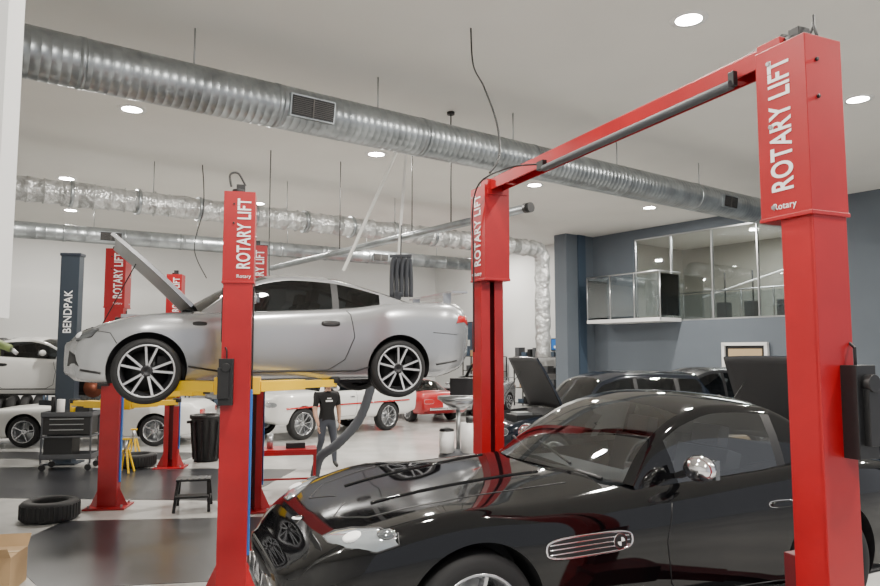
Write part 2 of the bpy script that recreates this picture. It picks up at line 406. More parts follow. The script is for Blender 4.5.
def det_z8(dt,hit,seam,patch,oval,fs,ft,fw,fb):
    seam([(2.10,.80),(2.04,.6),(2.08,.36),(2.18,.28),(2.95,.28),(3.08,.38),(3.16,.6),(3.12,.84),(3.08,.88)])
    seam([(1.3,.28),(2.0,.24),(3.0,.24)],rad=.006)
    seam([(.40,.10),(.28,.28),(.42,.50),(.8,.60),(1.3,.60),(1.55,.60)],'top',.004)
    for yy in(.27,):
        seam([(.5,yy),(1.1,yy+.05),(1.5,yy+.10)],'top',.010,6)
    seam([(1.62,.0),(1.64,.3),(1.78,.62)],'top',.014)
    patch([(-.25,-.01),(-.16,-.05),(0,-.075),(.14,-.06),(.22,0),(.2,.05),(.08,.065),(-.1,.055),(-.2,.03)],(.34,-.66,.73),(.66,.52,-.50),2,.005,True,(.006,0),.015)
    patch(oval(.06,.042,16,2),(.32,-.66,.73),(.66,.52,-.50),4,.020,True,(.004,1),.008)
    patch(oval(.045,.030,16,2),(.46,-.74,.74),(.56,.62,-.50),5,.018,True,(.004,1),.008)
    patch(oval(.10,.020,16,3),(.1,-.60,.44),(.85,.5,0),5,.004,True,(.003,1))
    patch([(-.02,-.06),(.02,-.075),(.18,-.065),(.24,-.02),(.23,.04),(.1,.07),(.0,.055)],(-.0,-.15,.42),(1,.0,0),0,.004,True,(.008,1))
    for k in range(9):
        for sd in(-1,1): 
            q,_=hit((-2,sd*.07+sd*k*.028,.42),(1,0,0))
            if q: dt.beam(q+Vector((-.012,0,-.05)),q+Vector((.0,0,.05)),.007,.010,1)
    patch(oval(.5,.045,24,4),(0,0,.32),(1,0,0),0,.004,False)
    q,_=hit((.16,0,3),(0,0,-1)); dt.ell(q,(.04,.04,.008),4,16); dt.ell(q+Vector((0,0,.003)),(.028,.028,.008),5,12)
    cx,cz=1.52,.64
    patch(oval(.28,.052,28,3.6,-.0),(cx,-.9,cz),(0,1,0),0,.002,True,(.007,1))
    for k in(-1,0,1): seam([(cx-.26,cz+k*.024),(cx+.26,cz+k*.024)],'side',.0045,1)
    for sd in(-1,1):
        q,_=hit((cx+.19,sd*3,cz+.0),(0,-sd,0))
        dt.cyl(q,q+Vector((0,sd*.014,0)),.042,1,seg=24); dt.cyl(q,q+Vector((0,sd*.017,0)),.036,0,seg=24)
        for a,b,m in((0,PI/2,4),(PI,1.5*PI,4)):
            pts=[q+Vector((0,sd*.019,0))]+[q+Vector((.023*math.cos(a+(b-a)*t/6),sd*.019,.023*math.sin(a+(b-a)*t/6))) for t in range(7)]
            dt.add(pts,[tuple(range(8))],m)
    patch(oval(.09,.02,12,3),(4.1,-.8,.62),(-.3,1,0),3,.005)
    patch(oval(.10,.020,16,3),(2.9,-.9,.74),(0,1,0),6,.02,True,(.003,1))
    mirror(dt,2.20,.95,1.00,1)
    dt.cyl((1.70,-.42,.985),(1.80,.1,1.05),.008,0,seg=8); dt.cyl((1.70,.05,.99),(1.82,.5,1.04),.008,0,seg=8)
    dt.box((2.3,0,.17),(2.6,1.4,.06),0)
    patch(oval(.3,.05,16,4),(4.3,-.0,.5),(-1,0,0),0,.004,False)
    patch(oval(.2,.03,16,3),(4.2,-.55,.66),(-1,.3,0),3,.006)
def det_gen(head=2,taily=.55,tz=.7,hz=.62,plate=True,doors=None,bump=None,grz=.5,stripe=False,grm=0):
    def f(dt,hit,seam,patch,oval,fs,ft,fw,fb):
        Lx=f.L; 
        for d in(doors or []):
            a,b=d; zt=fs((a+b)/2)-.02; zb=fb(2)+.1
            seam([(a,zt),(a,zb+.05),(a+.1,zb),(b-.05,zb),(b,zb+.1),(b,zt)])
            patch(oval(.09,.02,12,3),(b-.16,-.9,zt-.12),(0,1,0),1,.02)
        patch(oval(.17,.065,16,3),(.1,-(taily+.02),hz),(1,.3,-.05),head,.006,True,(.006,1))
        patch(oval(.36,.08,20,4),(0,0,grz),(1,0,0),0,.005,False,(.008,1 if grm else 0))
        patch(oval(.16,.07,16,4),(Lx-.1,-taily,tz),(-1,.25,0),3,.006,True,(.006,1))
        if plate: patch([(-.15,-.07),(.15,-.07),(.15,.07),(-.15,.07)],(Lx,0,tz-.14),(-1,0,0),4,.008,False)
        if bump:
            seam([(0,bump),(.3,bump),(.62,bump)],'front',.05,1); seam([(0,bump),(.3,bump),(.62,bump)],'rear',.05,1)
        if stripe: seam([(.3,.8),(1.5,.82),(2.9,.82),(4.6,.82)],'side',.025,3)
        mirror(dt,f.mx,f.my,f.mz,6)
    return f
def spec(L,W,ax,wb,r,w,zb,zs,zt,cab,**k):
    d=dict(L=L,W=W,ax=ax,wb=wb,r=r,w=w,zb=zb,zs=zs,zt=zt,cab=cab); d.update(k); 
    dd=d['detail']
    try: dd.L=L; dd.mx=cab['x'][0]+.5; dd.my=W/2+.06; dd.mz=zs[len(zs)//2][1]+.12
    except Exception: pass
    return d
P_silver=mat('paint_silver',(.42,.43,.445),.24,.65,.7)
P_black=mat('paint_black',(.0025,.0025,.003),.045,0,0)
P_white=mat('paint_white',(.72,.72,.70),.3,0,.8)
P_red=mat('paint_red',(.38,.008,.012),.3,0,.6)
P_grey=mat('paint_graphite',(.02,.022,.026),.25,.3,.6)
P_blue=mat('paint_navy',(.006,.009,.016),.12,.0,0)
R_dark=mat('rim_dark',(.03,.03,.033),.4,.4)
R_sil=mat('rim_silver',(.55,.56,.58),.25,.85)
R_mac=mat('rim_machined',(.50,.51,.53),.4,.3)
silver=spec(4.20,1.775,.70,2.57,.318,
 [(0,.46),(.06,.60),(.15,.71),(.35,.82),(.7,.885),(1.5,.86),(2.3,.862),(3.2,.89),(3.75,.86),(4.08,.77),(4.20,.66)],
 [(0,.27),(.08,.22),(.4,.20),(3.65,.21),(4.05,.30),(4.20,.42)],
 [(0,.58),(.1,.66),(.35,.76),(.7,.84),(1.2,.86),(1.9,.90),(2.7,.95),(3.3,1.03),(3.85,1.04),(4.1,.99),(4.20,.91)],
 [(0,.61),(.15,.74),(.5,.86),(.9,.92),(1.2,.95),(1.9,.97),(3.3,1.05),(3.75,1.10),(4.1,1.12),(4.20,.98)],
 dict(x=(1.05,1.85,2.55,3.60),roof=[(1.05,.95),(1.45,1.19),(1.85,1.345),(2.15,1.385),(2.55,1.365),(3.15,1.225),(3.60,1.09)],wb=.75,wr=.54,side=(1.4,3.15),pil=[(2.56,2.64)],rear=False),
 detail=det_silver,sp=5,pair=True,spmat=R_mac,rimr=.25,hood=(.08,1.12,.66,math.radians(46)),hoodin=2)
z8=spec(4.4,1.83,.86,2.45,.335,
 [(0,.56),(.06,.67),(.2,.78),(.5,.87),(.86,.915),(1.4,.885),(1.9,.86),(2.6,.865),(3.4,.915),(3.9,.88),(4.2,.76),(4.4,.55)],
 [(0,.28),(.2,.2),(3.9,.2),(4.4,.35)],
 [(0,.55),(.12,.65),(.35,.76),(.86,.85),(1.3,.83),(2,.85),(2.8,.90),(3.4,.95),(3.9,.91),(4.2,.81),(4.4,.64)],
 [(0,.58),(.15,.71),(.45,.81),(1.0,.90),(1.5,.955),(1.9,.98),(3.4,.99),(3.9,.94),(4.2,.84),(4.4,.67)],
 dict(x=(1.56,2.30,3.05,3.72),roof=[(1.56,.965),(1.9,1.17),(2.30,1.325),(2.65,1.38),(3.05,1.355),(3.42,1.19),(3.72,1.0)],wb=.79,wr=.62,side=(2.02,3.08),pil=[(3.0,3.08)],bow=.36),
 detail=det_z8,sp=5,pair=False,intmat=M_int)
muscle=spec(4.9,1.9,.95,2.95,.36,
 [(0,.78),(.1,.86),(.5,.93),(2,.93),(3.9,.95),(4.7,.88),(4.9,.8)],[(0,.3),(.3,.2),(4.5,.22),(4.9,.38)],
 [(0,.74),(.1,.82),(.6,.86),(1.6,.88),(3,.92),(3.8,.99),(4.6,.98),(4.9,.86)],[(0,.76),(.12,.86),(.6,.92),(1.4,.97),(3,.98),(4.2,1.04),(4.7,1.03),(4.9,.9)],
 dict(x=(1.5,2.2,3.1,4.1),roof=[(1.5,.96),(1.85,1.2),(2.2,1.35),(2.6,1.42),(3.1,1.39),(3.6,1.22),(4.1,1.04)],wb=.82,wr=.6,side=(1.85,3.6),pil=[(2.95,3.05)]),
 detail=det_gen(5,.6,.78,.68,True,[(1.8,3.1)],grz=.66),sp=5)
classic=spec(4.6,1.76,.85,2.75,.32,
 [(0,.72),(.1,.8),(.5,.86),(3.9,.88),(4.5,.84),(4.6,.8)],[(0,.35),(.3,.25),(4.3,.27),(4.6,.4)],
 [(0,.72),(.1,.8),(.6,.82),(2,.84),(3.4,.9),(4.4,.92),(4.6,.86)],[(0,.74),(.12,.84),(.6,.88),(1.4,.92),(3,.94),(4.5,.95),(4.6,.88)],
 dict(x=(1.5,2.1,2.9,3.7),roof=[(1.5,.91),(1.8,1.14),(2.1,1.27),(2.5,1.31),(2.9,1.28),(3.3,1.1),(3.7,.94)],wb=.74,wr=.56,side=(1.85,3.2),pil=[(2.75,2.85)]),
 detail=det_gen(2,.6,.68,.6,True,[(1.7,2.9)],bump=.45,grz=.6,grm=1),sp=8)
suv=spec(4.75,1.88,.92,2.85,.37,
 [(0,.7),(.1,.82),(.4,.92),(2,.94),(4.3,.93),(4.65,.86),(4.75,.78)],[(0,.35),(.3,.25),(4.4,.27),(4.75,.4)],
 [(0,.75),(.15,.9),(.5,1.0),(1.2,1.06),(3,1.1),(4.5,1.12),(4.7,1.08),(4.75,1.0)],[(0,.8),(.2,.97),(.6,1.06),(1.3,1.13),(4.5,1.14),(4.75,1.02)],
 dict(x=(1.3,2.05,4.1,4.66),roof=[(1.3,1.12),(1.7,1.46),(2.05,1.72),(2.7,1.84),(4.1,1.81),(4.4,1.54),(4.66,1.14)],wb=.84,wr=.66,side=(1.7,4.25),pil=[(2.7,2.78),(3.6,3.7)],rear=True),
 detail=det_gen(5,.6,.9,.8,True,[(1.55,2.72),(2.74,3.6)],grz=.7),sp=7)
pickup=spec(4.9,1.95,.85,2.95,.40,
 [(0,.85),(.08,.92),(.4,.96),(4.5,.97),(4.9,.95)],[(0,.5),(.3,.4),(4.5,.42),(4.9,.5)],
 [(0,1.04),(.08,1.12),(.6,1.14),(4.6,1.16),(4.9,1.14)],[(0,1.06),(.1,1.16),(.6,1.19),(1.3,1.22),(4.8,1.18),(4.9,1.16)],
 dict(x=(1.3,1.70,2.75,2.9),roof=[(1.3,1.21),(1.5,1.55),(1.70,1.86),(2.2,1.92),(2.75,1.90),(2.9,1.20)],wb=.88,wr=.76,side=(1.45,2.8),pil=[(2.55,2.7)]),
 detail=det_gen(2,.7,.85,.9,True,[(1.45,2.6)],bump=.58,grz=.9,grm=1,stripe=True),sp=8,sinks=[(3.0,4.75,.8,.4)])
def cen(S,c,th,z=0):
    return (c[0]-S['L']/2*math.cos(th),c[1]-S['L']/2*math.sin(th),z)
th=math.radians(23.6); build_car('sports_coupe',silver,cen(silver,(-1.86,8.07),th,1.70),th,P_silver,R_dark)
th=math.radians(22.8); build_car('roadster',z8,cen(z8,(1.08,4.85),th,.55),th,P_black,R_sil,M_glassc)
th=math.radians(4); build_car('muscle_car',muscle,cen(muscle,(-8.2,17.4),th),th,P_white,R_sil,fine=False)
th=math.radians(184); sd=dict(silver); sd.pop('hood'); sd['nowheel']=(0,1); build_car('raised_coupe',sd,cen(sd,(-8.65,15.3),th,1.14),th,P_white,R_sil,fine=False)
th=math.radians(48); build_car('pickup_truck',pickup,cen(pickup,(-3.05,19.6),th),th,P_white,R_sil,fine=False)
th=math.radians(-60); build_car('vintage_muscle_car',classic,cen(classic,(-.95,24.0),th),th,P_red,R_sil,fine=False)
th=math.radians(18); s2=dict(suv); s2['hood']=(.2,1.25,.72,math.radians(66)); build_car('suv',s2,cen(s2,(3.1,13.8),th),th,P_blue,R_sil,fine=False)
th=math.radians(20); build_car('suv',suv,cen(suv,(6.1,17.2),th),th,P_grey,R_sil,fine=False)
th=math.radians(25); s3=dict(muscle); s3['hood']=(.15,1.4,.78,math.radians(68)); build_car('sedan',s3,cen(s3,(5.75,10.0),th),th,P_blue,R_sil,fine=False)
th=math.radians(60); build_car('sedan',{**silver,'hood':(.14,1.1,.66,0.02)},cen(silver,(1.3,26.2),th),th,P_silver,R_dark,fine=False)
# ---------------------------------------------------------------- lifts
def lift(name,P,Q,H,cz,reach,armi,face,beam=False,boxside=-1,blue=True,mats=None,label='ROTARY LIFT',wid=.26,bi=.05):
    P=Vector(P);Q=Vector(Q);dv=(Q-P).normalized();D=(Q-P).length;cu=Vector((dv.y,-dv.x)); rz=math.atan2(cu.y,cu.x)
    root=empty(name,(P.x,P.y,0),rz)
    RED,RD=mats or (M_red,M_redd)
    for idx,(y0,sg) in enumerate([(0,1),(D,-1)]):
        m=MB(); w=wid
        m.box((0,y0-sg*.11,H/2),(w,.02,H),0)
        for s in(-1,1):
            m.box((s*(w/2-.006),y0-sg*.03,H/2),(.012,.16,H-.02),0); m.box((s*(w/2-.045),y0+sg*.05,H/2),(.09,.012,H-.02),0)
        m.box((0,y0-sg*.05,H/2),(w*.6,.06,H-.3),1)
        m.box((0,y0+sg*.018,(2.84+H)/2),(w+.024,.285,H-2.84),0)
        m.box((0,y0+sg*.018,2.845),(w+.034,.295,.02),0)
        m.box((0,y0-sg*.02,.012),(.56,.46,.024),0)
        for s in(-1,1):
            for t in(-1,1): m.cyl((s*.22,y0+t*.17,.02),(s*.22,y0+t*.17,.06),.016,4,seg=8)
            m.add([(s*.13,y0-sg*.12,.02),(s*.13,y0+sg*.05,.02),(s*.26,y0,.02),(s*.13,y0-sg*.03,.3)],[(0,2,3),(1,3,2),(0,1,2),(0,3,1)],0)
        for zz in(2.9,3.3,H-.08):
            m.cyl((w/2+.012,y0+.08,zz),(w/2+.022,y0+.08,zz),.012,4,seg=8); m.cyl((-w/2-.022,y0+.08,zz),(-w/2-.012,y0+.08,zz),.012,4,seg=8)
        for zz in(H-.12,H-.3): m.cyl((-.05,y0-sg*.12,zz),(-.05,y0-sg*.135,zz),.010,5,seg=8)
        m.cyl((-.02,y0,H),(-.02,y0,H+.04),.06,5); m.box((0,y0,H+.05),(.08,.06,.08),5); 
        m.cyl((w/2+.01,y0-sg*.0,.4),(w/2+.01,y0-sg*.0,2.8),.009,5,seg=6)
        if blue: m.box((w/2+.01,y0-sg*.02,1.1),(.02,.05,1.5),3)
        bs=boxside; xb=bs*(w/2-bi); yb=y0-sg*.15
        m.box((xb,yb,1.93),(.13,.10,.42),5); m.box((xb+bs*.02,yb-sg*.03,1.92),(.10,.10,.28),5)
        m.cyl((xb,yb-sg*.05,2.06),(xb,yb-sg*.09,2.06),.04,5)
        m.tube([(xb,yb,2.12),(xb,yb,2.22),(bs*(w/2+.01),y0-sg*.03,2.30),(bs*(w/2+.01),y0-sg*.03,2.8)],.008,5,6)
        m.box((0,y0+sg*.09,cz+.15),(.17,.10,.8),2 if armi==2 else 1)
        m.box((0,y0+sg*.2,cz-.06),(.42,.20,.16),armi)
        for s in(-1,1):
            e=Vector((s*reach[0],y0+sg*reach[1],cz-.07)); st=Vector((s*.18,y0+sg*.2,cz-.07)); md=st.lerp(e,.55)
            m.beam(st,md,.13,.10,armi); m.beam(st.lerp(e,.4),e,.095,.075,armi)
            m.cyl(e-Vector((0,0,.06)),e+Vector((0,0,.06)),.035,4); m.cyl(e+Vector((0,0,.0)),e+Vector((0,0,.06)),.065,5)
        m.obj('column_%d'%(idx+1),[RED,RD,M_yel,M_blue,M_steel,M_black],parent=root,bev=.004)
        if face=='x':
            T=(-(w/2+.0135),y0+sg*.02,3.30); X,Y,Z=(0,0,1),(0,1,0),(-1,0,0)
            M2=colM((0,-1,0),(0,0,1),(-1,0,0),(T[0],T[1],2.90))
        else:
            T=(.05,y0-.128 if sg>0 else y0-.163,3.30); X,Y,Z=(0,0,1),(-1,0,0),(0,-1,0)
            M2=colM((1,0,0),(0,0,1),(0,-1,0),(T[0],T[1],2.90))
        text('label_text_%d'%(idx+1),label,.17,M_label,colM(X,Y,Z,T),root,.62,.003)
        text('label_small_%d'%(idx+1),'Rotary',.045,M_label,M2,root,1,.0)
    if beam:
        m=MB()
        z=H+.0
        m.box((-.06,D/2,z),(.012,D-.1,.095),0); m.box((.06,D/2,z),(.012,D-.1,.095),0); m.box((0,D/2,z+.047),(.13,D-.1,.012),0)
        for k in(.12,.5,.88): m.box((0,D*k,z),(.12,.05,.08),0)
        for y0,s in((0,1),(D,-1)): m.box((0,y0+s*.1,z-.02),(.2,.14,.14),0); 
        m.cyl((-.11,D*.10,z-.09),(-.11,D*.66,z-.09),.026,3); m.box((-.11,D*.67,z-.06),(.04,.09,.07),1); m.box((-.1,D*.10,z-.06),(.03,.04,.08),1)
        for k in(.0,.02,.035): 
            m.tube([(.03+k,0,z+.05),(.03+k,.15,z+.10+k),(.03+k,D*.3,z+.07),(.03+k,D*.7,z+.075),(.03+k,D-.15,z+.10),(.03+k,D,z+.0)],.009,1,6)
        m.tube([(.05,.02,H),(.1,.0,H+.12),(.03,-.06,H+.14),(.0,-.08,H+.08),(.0,-.1,H)],.008,1,6)
        m.tube(cr([(-.12,D*.67,z-.05),(-.16,D*.8,z+.02),(-.18,D*.95,z+.0),(-.17,D,z-.25),(-.15,D+.02,z-.6),(-.15,D+.02,z-1.5)],5),.008,1,6)
        m.box((-.02,D-.12,H+.02),(.05,.1,.07),2)
        m.obj('overhead_beam',[RED,M_black,M_yel,M_int],parent=root,bev=.003)
    return root
lift('two_post_lift',(1.775,3.34),(.45,6.36),3.7,.70,(.95,.72),1,'x',True,1,False,wid=.225,bi=.03)
lift('two_post_lift',(-1.90,6.58),(-2.62,9.95),3.7,1.94,(.95,.80),2,'y',False,-1)
lift('two_post_lift',(-4.72,10.2),(-5.15,13.6),3.7,1.50,(.75,.6),2,'y',False,-1)
M_bp=mat('lift_greyblue',(.022,.032,.046),.45); M_bpd=mat('lift_greyblue_dark',(.012,.018,.03),.5)
def single_post():
    root=empty('lift_column',(-7.45,14.1,0),.1); m=MB()
    m.box((0,-.11,2.08),(.36,.02,4.15),0)
    for s in(-1,1): m.box((s*.17,0,2.08),(.02,.22,4.13),0); m.box((s*.13,.11,2.08),(.1,.012,4.13),0)
    m.box((0,0,2.0),(.2,.1,3.9),1); m.box((0,0,.015),(.6,.5,.03),0); m.box((0,0,4.16),(.4,.26,.06),1)
    m.box((0,.2,1.05),(.3,.2,.5),1)
    for s in(-1,1): m.beam((s*.1,.3,1.15),(s*.8,.7,1.15),.1,.1,1)
    m.obj('column',[M_bp,M_bpd],parent=root,bev=.004)
    text('label_text','BENDPAK',.22,M_label,colM((0,0,1),(-1,0,0),(0,-1,0),(.0,-.122,3.0)),root,.85,.002)
single_post()
# ---------------------------------------------------------------- room (building axes u,w)
A=math.atan2(.6,.8); U=Vector((.8,.6,0)); Wd=Vector((-.6,.8,0))
def bx(name,a0,a1,b0,b1,z0,z1,m,bev=0):
    q=MB(); q.box((0,0,0),(abs(a1-a0),abs(b1-b0),abs(z1-z0)))
    c=U*((a0+a1)/2)+Wd*((b0+b1)/2)
    return q.obj(name,[m],(c.x,c.y,(z0+z1)/2),A,bev=bev)
ZC=6.6; AR=20.7; BB=28
bx('floor',-6,AR+.2,-7,BB,-.2,0,M_floor)
bx('ceiling',-6,AR+6,-7,BB,ZC,ZC+.2,M_ceil)
bx('wall_back',-6,AR,BB,BB+.2,0,ZC,M_wallw)
bx('wall_left',-6.2,-6,-7,BB,0,ZC,M_wallw)
def wall_right():
    q=MB()
    def b(b0,b1,z0,z1,mi,t=.2): q.box((t/2,(b0+b1)/2,(z0+z1)/2),(t,b1-b0,z1-z0),mi)
    b(-7,9.8,0,ZC,0); b(9.8,15.9,0,3.25,0); b(9.8,15.9,6.25,ZC,0); b(15.9,18,0,ZC,0); b(18,BB,0,ZC,1)
    c=U*AR; q.obj('wall_right',[M_wallg,M_wallw],(c.x,c.y,0),A)
wall_right()
bx('trim_1',AR-1.5,AR-.001,17.8,18.4,0,ZC,M_wallg)
bx('trim_2',AR-.9,AR-.5,17.74,17.79,0,ZC,M_walld)
bx('baseboard_right',AR-.03,AR,-7,17.7,0,.15,M_black)
def window():
    q=MB()
    for b in(9.8,11.3,12.85,14.4,15.9): q.box((0,b,4.75),(.08,.045,3.0),0)
    for z in(3.27,6.23): q.box((0,12.85,z),(.08,6.1,.06),0)
    q.box((0,12.85,4.75),(.01,6.0,2.95),1)
    c=U*(AR+.08); q.obj('window_1',[M_steel,M_wglass],(c.x,c.y,0),A)
window()
M_mz=mat('mezz_wall',(.32,.31,.27),.8); M_mzf=mat('mezz_floor',(.3,.26,.2),.6)
bx('floor_mezzanine',AR+.2,AR+6,7,18,3.0,3.2,M_mzf)
bx('wall_mezzanine_back',AR+5.8,AR+6,7,18,3.2,ZC,M_mz)
bx('wall_mezzanine_left',AR+.2,AR+5.8,17.8,18,3.2,ZC,M_mz)
bx('wall_mezzanine_right',AR+.2,AR+5.8,7,7.2,3.2,ZC,M_mz)
def balcony(name,a,b0,b1,dep,z0,h):
    q=MB()
    q.box((0,(b0+b1)/2,z0),(dep,b1-b0,.12),0)
    n=max(1,round((b1-b0)/1.1))
    for i in range(n+1):
        b=b0+(b1-b0)*i/n; q.cyl((-dep/2+.05,b,z0),(-dep/2+.05,b,z0+h),.025,1,seg=10)
    for b in(b0,b1): q.cyl((-dep/2+.05,b,z0+h),(dep/2,b,z0+h),.025,1,seg=10); q.box((0,b,z0+h*.52),(dep-.1,.012,h-.2),2)
    q.cyl((-dep/2+.05,b0,z0+h),(-dep/2+.05,b1,z0+h),.025,1,seg=10)
    q.box((-dep/2+.05,(b0+b1)/2,z0+h*.52),(.012,b1-b0-.05,h-.2),2)
    c=U*a; q.obj(name,[M_white,M_steel,M_wglass],(c.x,c.y,0),A)
balcony('glass_balcony',AR-.62,14.0,17.1,1.2,3.28,1.6)
balcony('glass_railing',AR+2.4,8.5,16.5,.6,3.27,1.1)
def gymthing():
    q=MB()
    for b in(14.6,13.5,12.3): q.box((0,b,3.65),(.4,.4,.8),0); q.cyl((.1,b,4.0),(.1,b,5.2),.03,0)
    q.beam((0,15.5,4.3),(0,11.0,5.4),.06,.06,1)
    c=U*(AR+3.6); q.obj('exercise_machine',[M_black,M_white],(c.x,c.y,0),A,bev=.03)
gymthing()
def door():
    q=MB(); q.box((0,11.75,1.2),(.06,1.3,2.4),1); q.box((-.03,11.75,1.3),(.04,1.1,2.0),0)
    for b in(11.05,12.45): q.box((-.05,b,1.22),(.12,.1,2.45),2)
    q.box((-.05,11.75,2.45),(.12,1.5,.1),2); q.cyl((-.06,12.2,1.0),(-.14,12.2,1.0),.03,2)
    c=U*(AR-.03); q.obj('door_1',[M_tan,M_black,M_white],(c.x,c.y,0),A)
door()
def poster(name,b,a,z,w,h,m1,m2):
    q=MB(); q.box((0,0,0),(.04,w,h),0); q.box((-.025,0,0),(.01,w-.08,h-.08),1); q.box((-.032,0,-h*.2),(.004,w*.6,h*.2),2)
    c=U*a+Wd*b; q.obj(name,[M_black,m1,m2],(c.x,c.y,z),A)
poster('wall_poster',19.6,AR-.03,2.5,.9,.5,M_blue,M_label)
poster('wall_poster',25.5,AR-.03,2.9,1.0,1.4,M_walld,M_wallw)
q=MB(); q.box((-4.50,4.1,4.5),(3.85,.16,4.2),0); q.box((-6.20,4.1,1.2),(.5,.16,2.4),0); q.box((-4.50,4.0,2.43),(3.85,.05,.06),1)
q.obj('wall_front',[M_wallw,M_steel])
def quad(name,pts,m):
    q=MB(); v=[(x,y,0.004) for x,y in pts]+[(x,y,-.05) for x,y in pts]; n=len(pts)
    q.add(v,[tuple(range(n))]+[(i,(i+1)%n,n+(i+1)%n,n+i) for i in range(n)],0); q.obj(name,[m])
quad('floor_panel',[(-15,11.2),(-3.0,10.6),(-2.7,13.4),(-14,13.9)],M_floord)
quad('floor_panel',[(-3.7,6.7),(.0,7.3),(-.2,9.8),(-4.9,9.35),(-4.9,8.0)],M_floord)
quad('floor_panel',[(-12,14.8),(-5.2,14.6),(-5.2,15.6),(-12,15.8)],M_floord)
quad('floor_panel',[(-.8,2.2),(4.6,4.4),(3.5,7.4),(-2.0,5.2)],M_floord)
# ---------------------------------------------------------------- ducts
def duct(name,p0,p1,r,m,ridge=.14,band=0,seg=32,noise=0,elbow=None,rh=.0018):
    p0=Vector(p0);p1=Vector(p1);L=(p1-p0).length; q=MB(); pts=[];rs=[]
    n=int(L/ridge)
    for i in range(n):
        s=i*ridge
        for ds,dr in((0,0),(ridge*.88,0),(ridge*.92,rh),(ridge*.96,rh)):
            k=random.uniform(-noise,noise) if noise else 0
            pts.append(p0.lerp(p1,(s+ds)/L)); rs.append(r+dr+k)
    pts.append(p1); rs.append(r)
    if elbow:
        d=(p1-p0).normalized(); R=r*1.4
        for k in range(1,9):
            a=PI/2*k/8; pts.append(p1+d*R*math.sin(a)-Vector((0,0,1))*R*(1-math.cos(a))); rs.append(r+random.uniform(-noise,noise))
        e=pts[-1]; kk=int((e.z-elbow)/.2)
        for k in range(1,kk+1): pts.append(Vector((e.x,e.y,e.z-k*.2))); rs.append(r*.95+random.uniform(-noise,noise))
    q.tube(pts,rs,0,seg)
    if band:
        k=int(L/band)
        for i in range(1,k):
            c=p0.lerp(p1,i/k); d=(p1-p0).normalized()
            q.tube([c-d*.04,c+d*.04],r+.006+noise,1,seg)
    k=max(2,int(L/3.3))
    for i in range(k+1):
        c=p0.lerp(p1,(i+.35)/(k+1)); q.cyl((c.x,c.y,c.z+r-.01),(c.x,c.y,ZC-.005),.012,2,seg=6)
    return q,p0,p1
def grille(q,p0,p1,t,w,h,r,down=.15):
    d=(p1-p0).normalized(); c=p0.lerp(p1,t); sd=Vector((d.y,-d.x,0)).normalized()
    if sd.y>0: sd=-sd
    nrm=(sd-Vector((0,0,down))).normalized(); up=nrm.cross(d).normalized()
    if up.z<0: up=-up
    M=Matrix(((d.x,nrm.x,up.x,0),(d.y,nrm.y,up.y,0),(d.z,nrm.z,up.z,0),(0,0,0,1))); M.translation=c+nrm*(r*.98)
    q.box((0,0,0),(w,.10,h),1,M)
    q.box((0,.053,0),(w-.04,.01,h-.04),3,M)
    for k in range(9): q.box((0,.06,(k-4)*(h-.08)/9),(w-.07,.010,.006),4,M)
    q.box((0,.062,0),(.02,.012,h-.05),4,M)
q,a,b=duct('spiral_duct',(-6.5,6.9,5.76),(9.9,18.85,5.76),.315,M_duct,band=2.4,ridge=.11)
grille(q,a,b,.272,.70,.32,.315); grille(q,a,b,.80,.55,.28,.315)
q.obj('spiral_duct',[M_duct,M_duct,M_steel,M_black,M_grille])
q,a,b=duct('foil_duct',(-10.2,13.3,5.6),(3.1,22.9,5.6),.26,M_foil,ridge=.32,noise=.026,band=1.3,elbow=1.9,seg=24,rh=.007)
q.obj('foil_duct',[M_foil,M_duct,M_steel,M_black])
q,a,b=duct('supply_duct',(-13.5,18.2,5.6),(1.5,27.3,5.6),.24,M_duct,ridge=.25,noise=.003,band=1.5,seg=24)
grille(q,a,b,.25,.6,.28,.24); grille(q,a,b,.5,.6,.28,.24); grille(q,a,b,.75,.6,.28,.24)
q.obj('supply_duct',[M_duct,M_duct,M_steel,M_black,M_grille])
# exhaust rail
m=MB()
m.cyl((1.36,11.0,4.48),(-4.6,19,4.48),.07,0); m.cyl((1.36,11,4.48),(1.44,10.9,4.48),.08,1)
m.cyl((-2.3,15.9,4.5),(-2.3,15.9,ZC-.005),.01,1,seg=6); m.cyl((-.55,13.6,4.5),(-.55,13.6,ZC-.005),.01,1,seg=6)
m.cyl((.2,12.56,4.42),(.2,12.56,ZC-.005),.012,1,seg=6); m.cyl((.2,12.56,ZC-.05),(.2,12.56,ZC-.005),.07,1)
m.obj('exhaust_rail',[M_duct,M_black])
m=MB()
m.beam((-.62,13.3,ZC-.005),(-1.90,13.7,3.8),.05,.05,0); m.beam((-.62,13.3,ZC-.005),(-.80,13.35,4.0),.05,.05,0)
m.obj('hanging_strap',[M_strap])
m=MB()
for k in range(4):
    x=-.88+.09*k
    m.tube(cr([(x,12.7,3.2),(x,12.7,3.6),(x+.02,12.7,3.86),(x+.06,12.72,3.86),(x+.08,12.74,3.5),(x+.08,12.74,3.2)],5),.04,0,10)
m.box((-.72,12.72,3.95),(.4,.1,.05),0); m.cyl((-.72,12.72,3.95),(-.72,12.9,4.55),.012,0)
m.tube(cr([(-.75,12.7,3.3),(-.85,12.7,3.0),(-1.05,12.3,2.4),(-1.15,12.1,1.75),(-1.35,12.0,1.1),(-1.7,11.9,.68),(-2.0,11.9,.45),(-2.1,11.95,.12)],10),[.075+.006*(i%2) for i in range(71)],0,14)
m.obj('exhaust_hose',[M_hose])
def cable(name,pts,r=.008,m=M_cable):
    q=MB(); q.tube(cr(pts,8),r,0,6); q.obj(name,[m])
cable('power_cable',[(.42,9.2,ZC-.005),(.44,9.0,6.0),(.52,8.0,5.3),(.6,7.2,4.6),(.56,6.5,4.05),(.46,6.36,3.85)],.011)
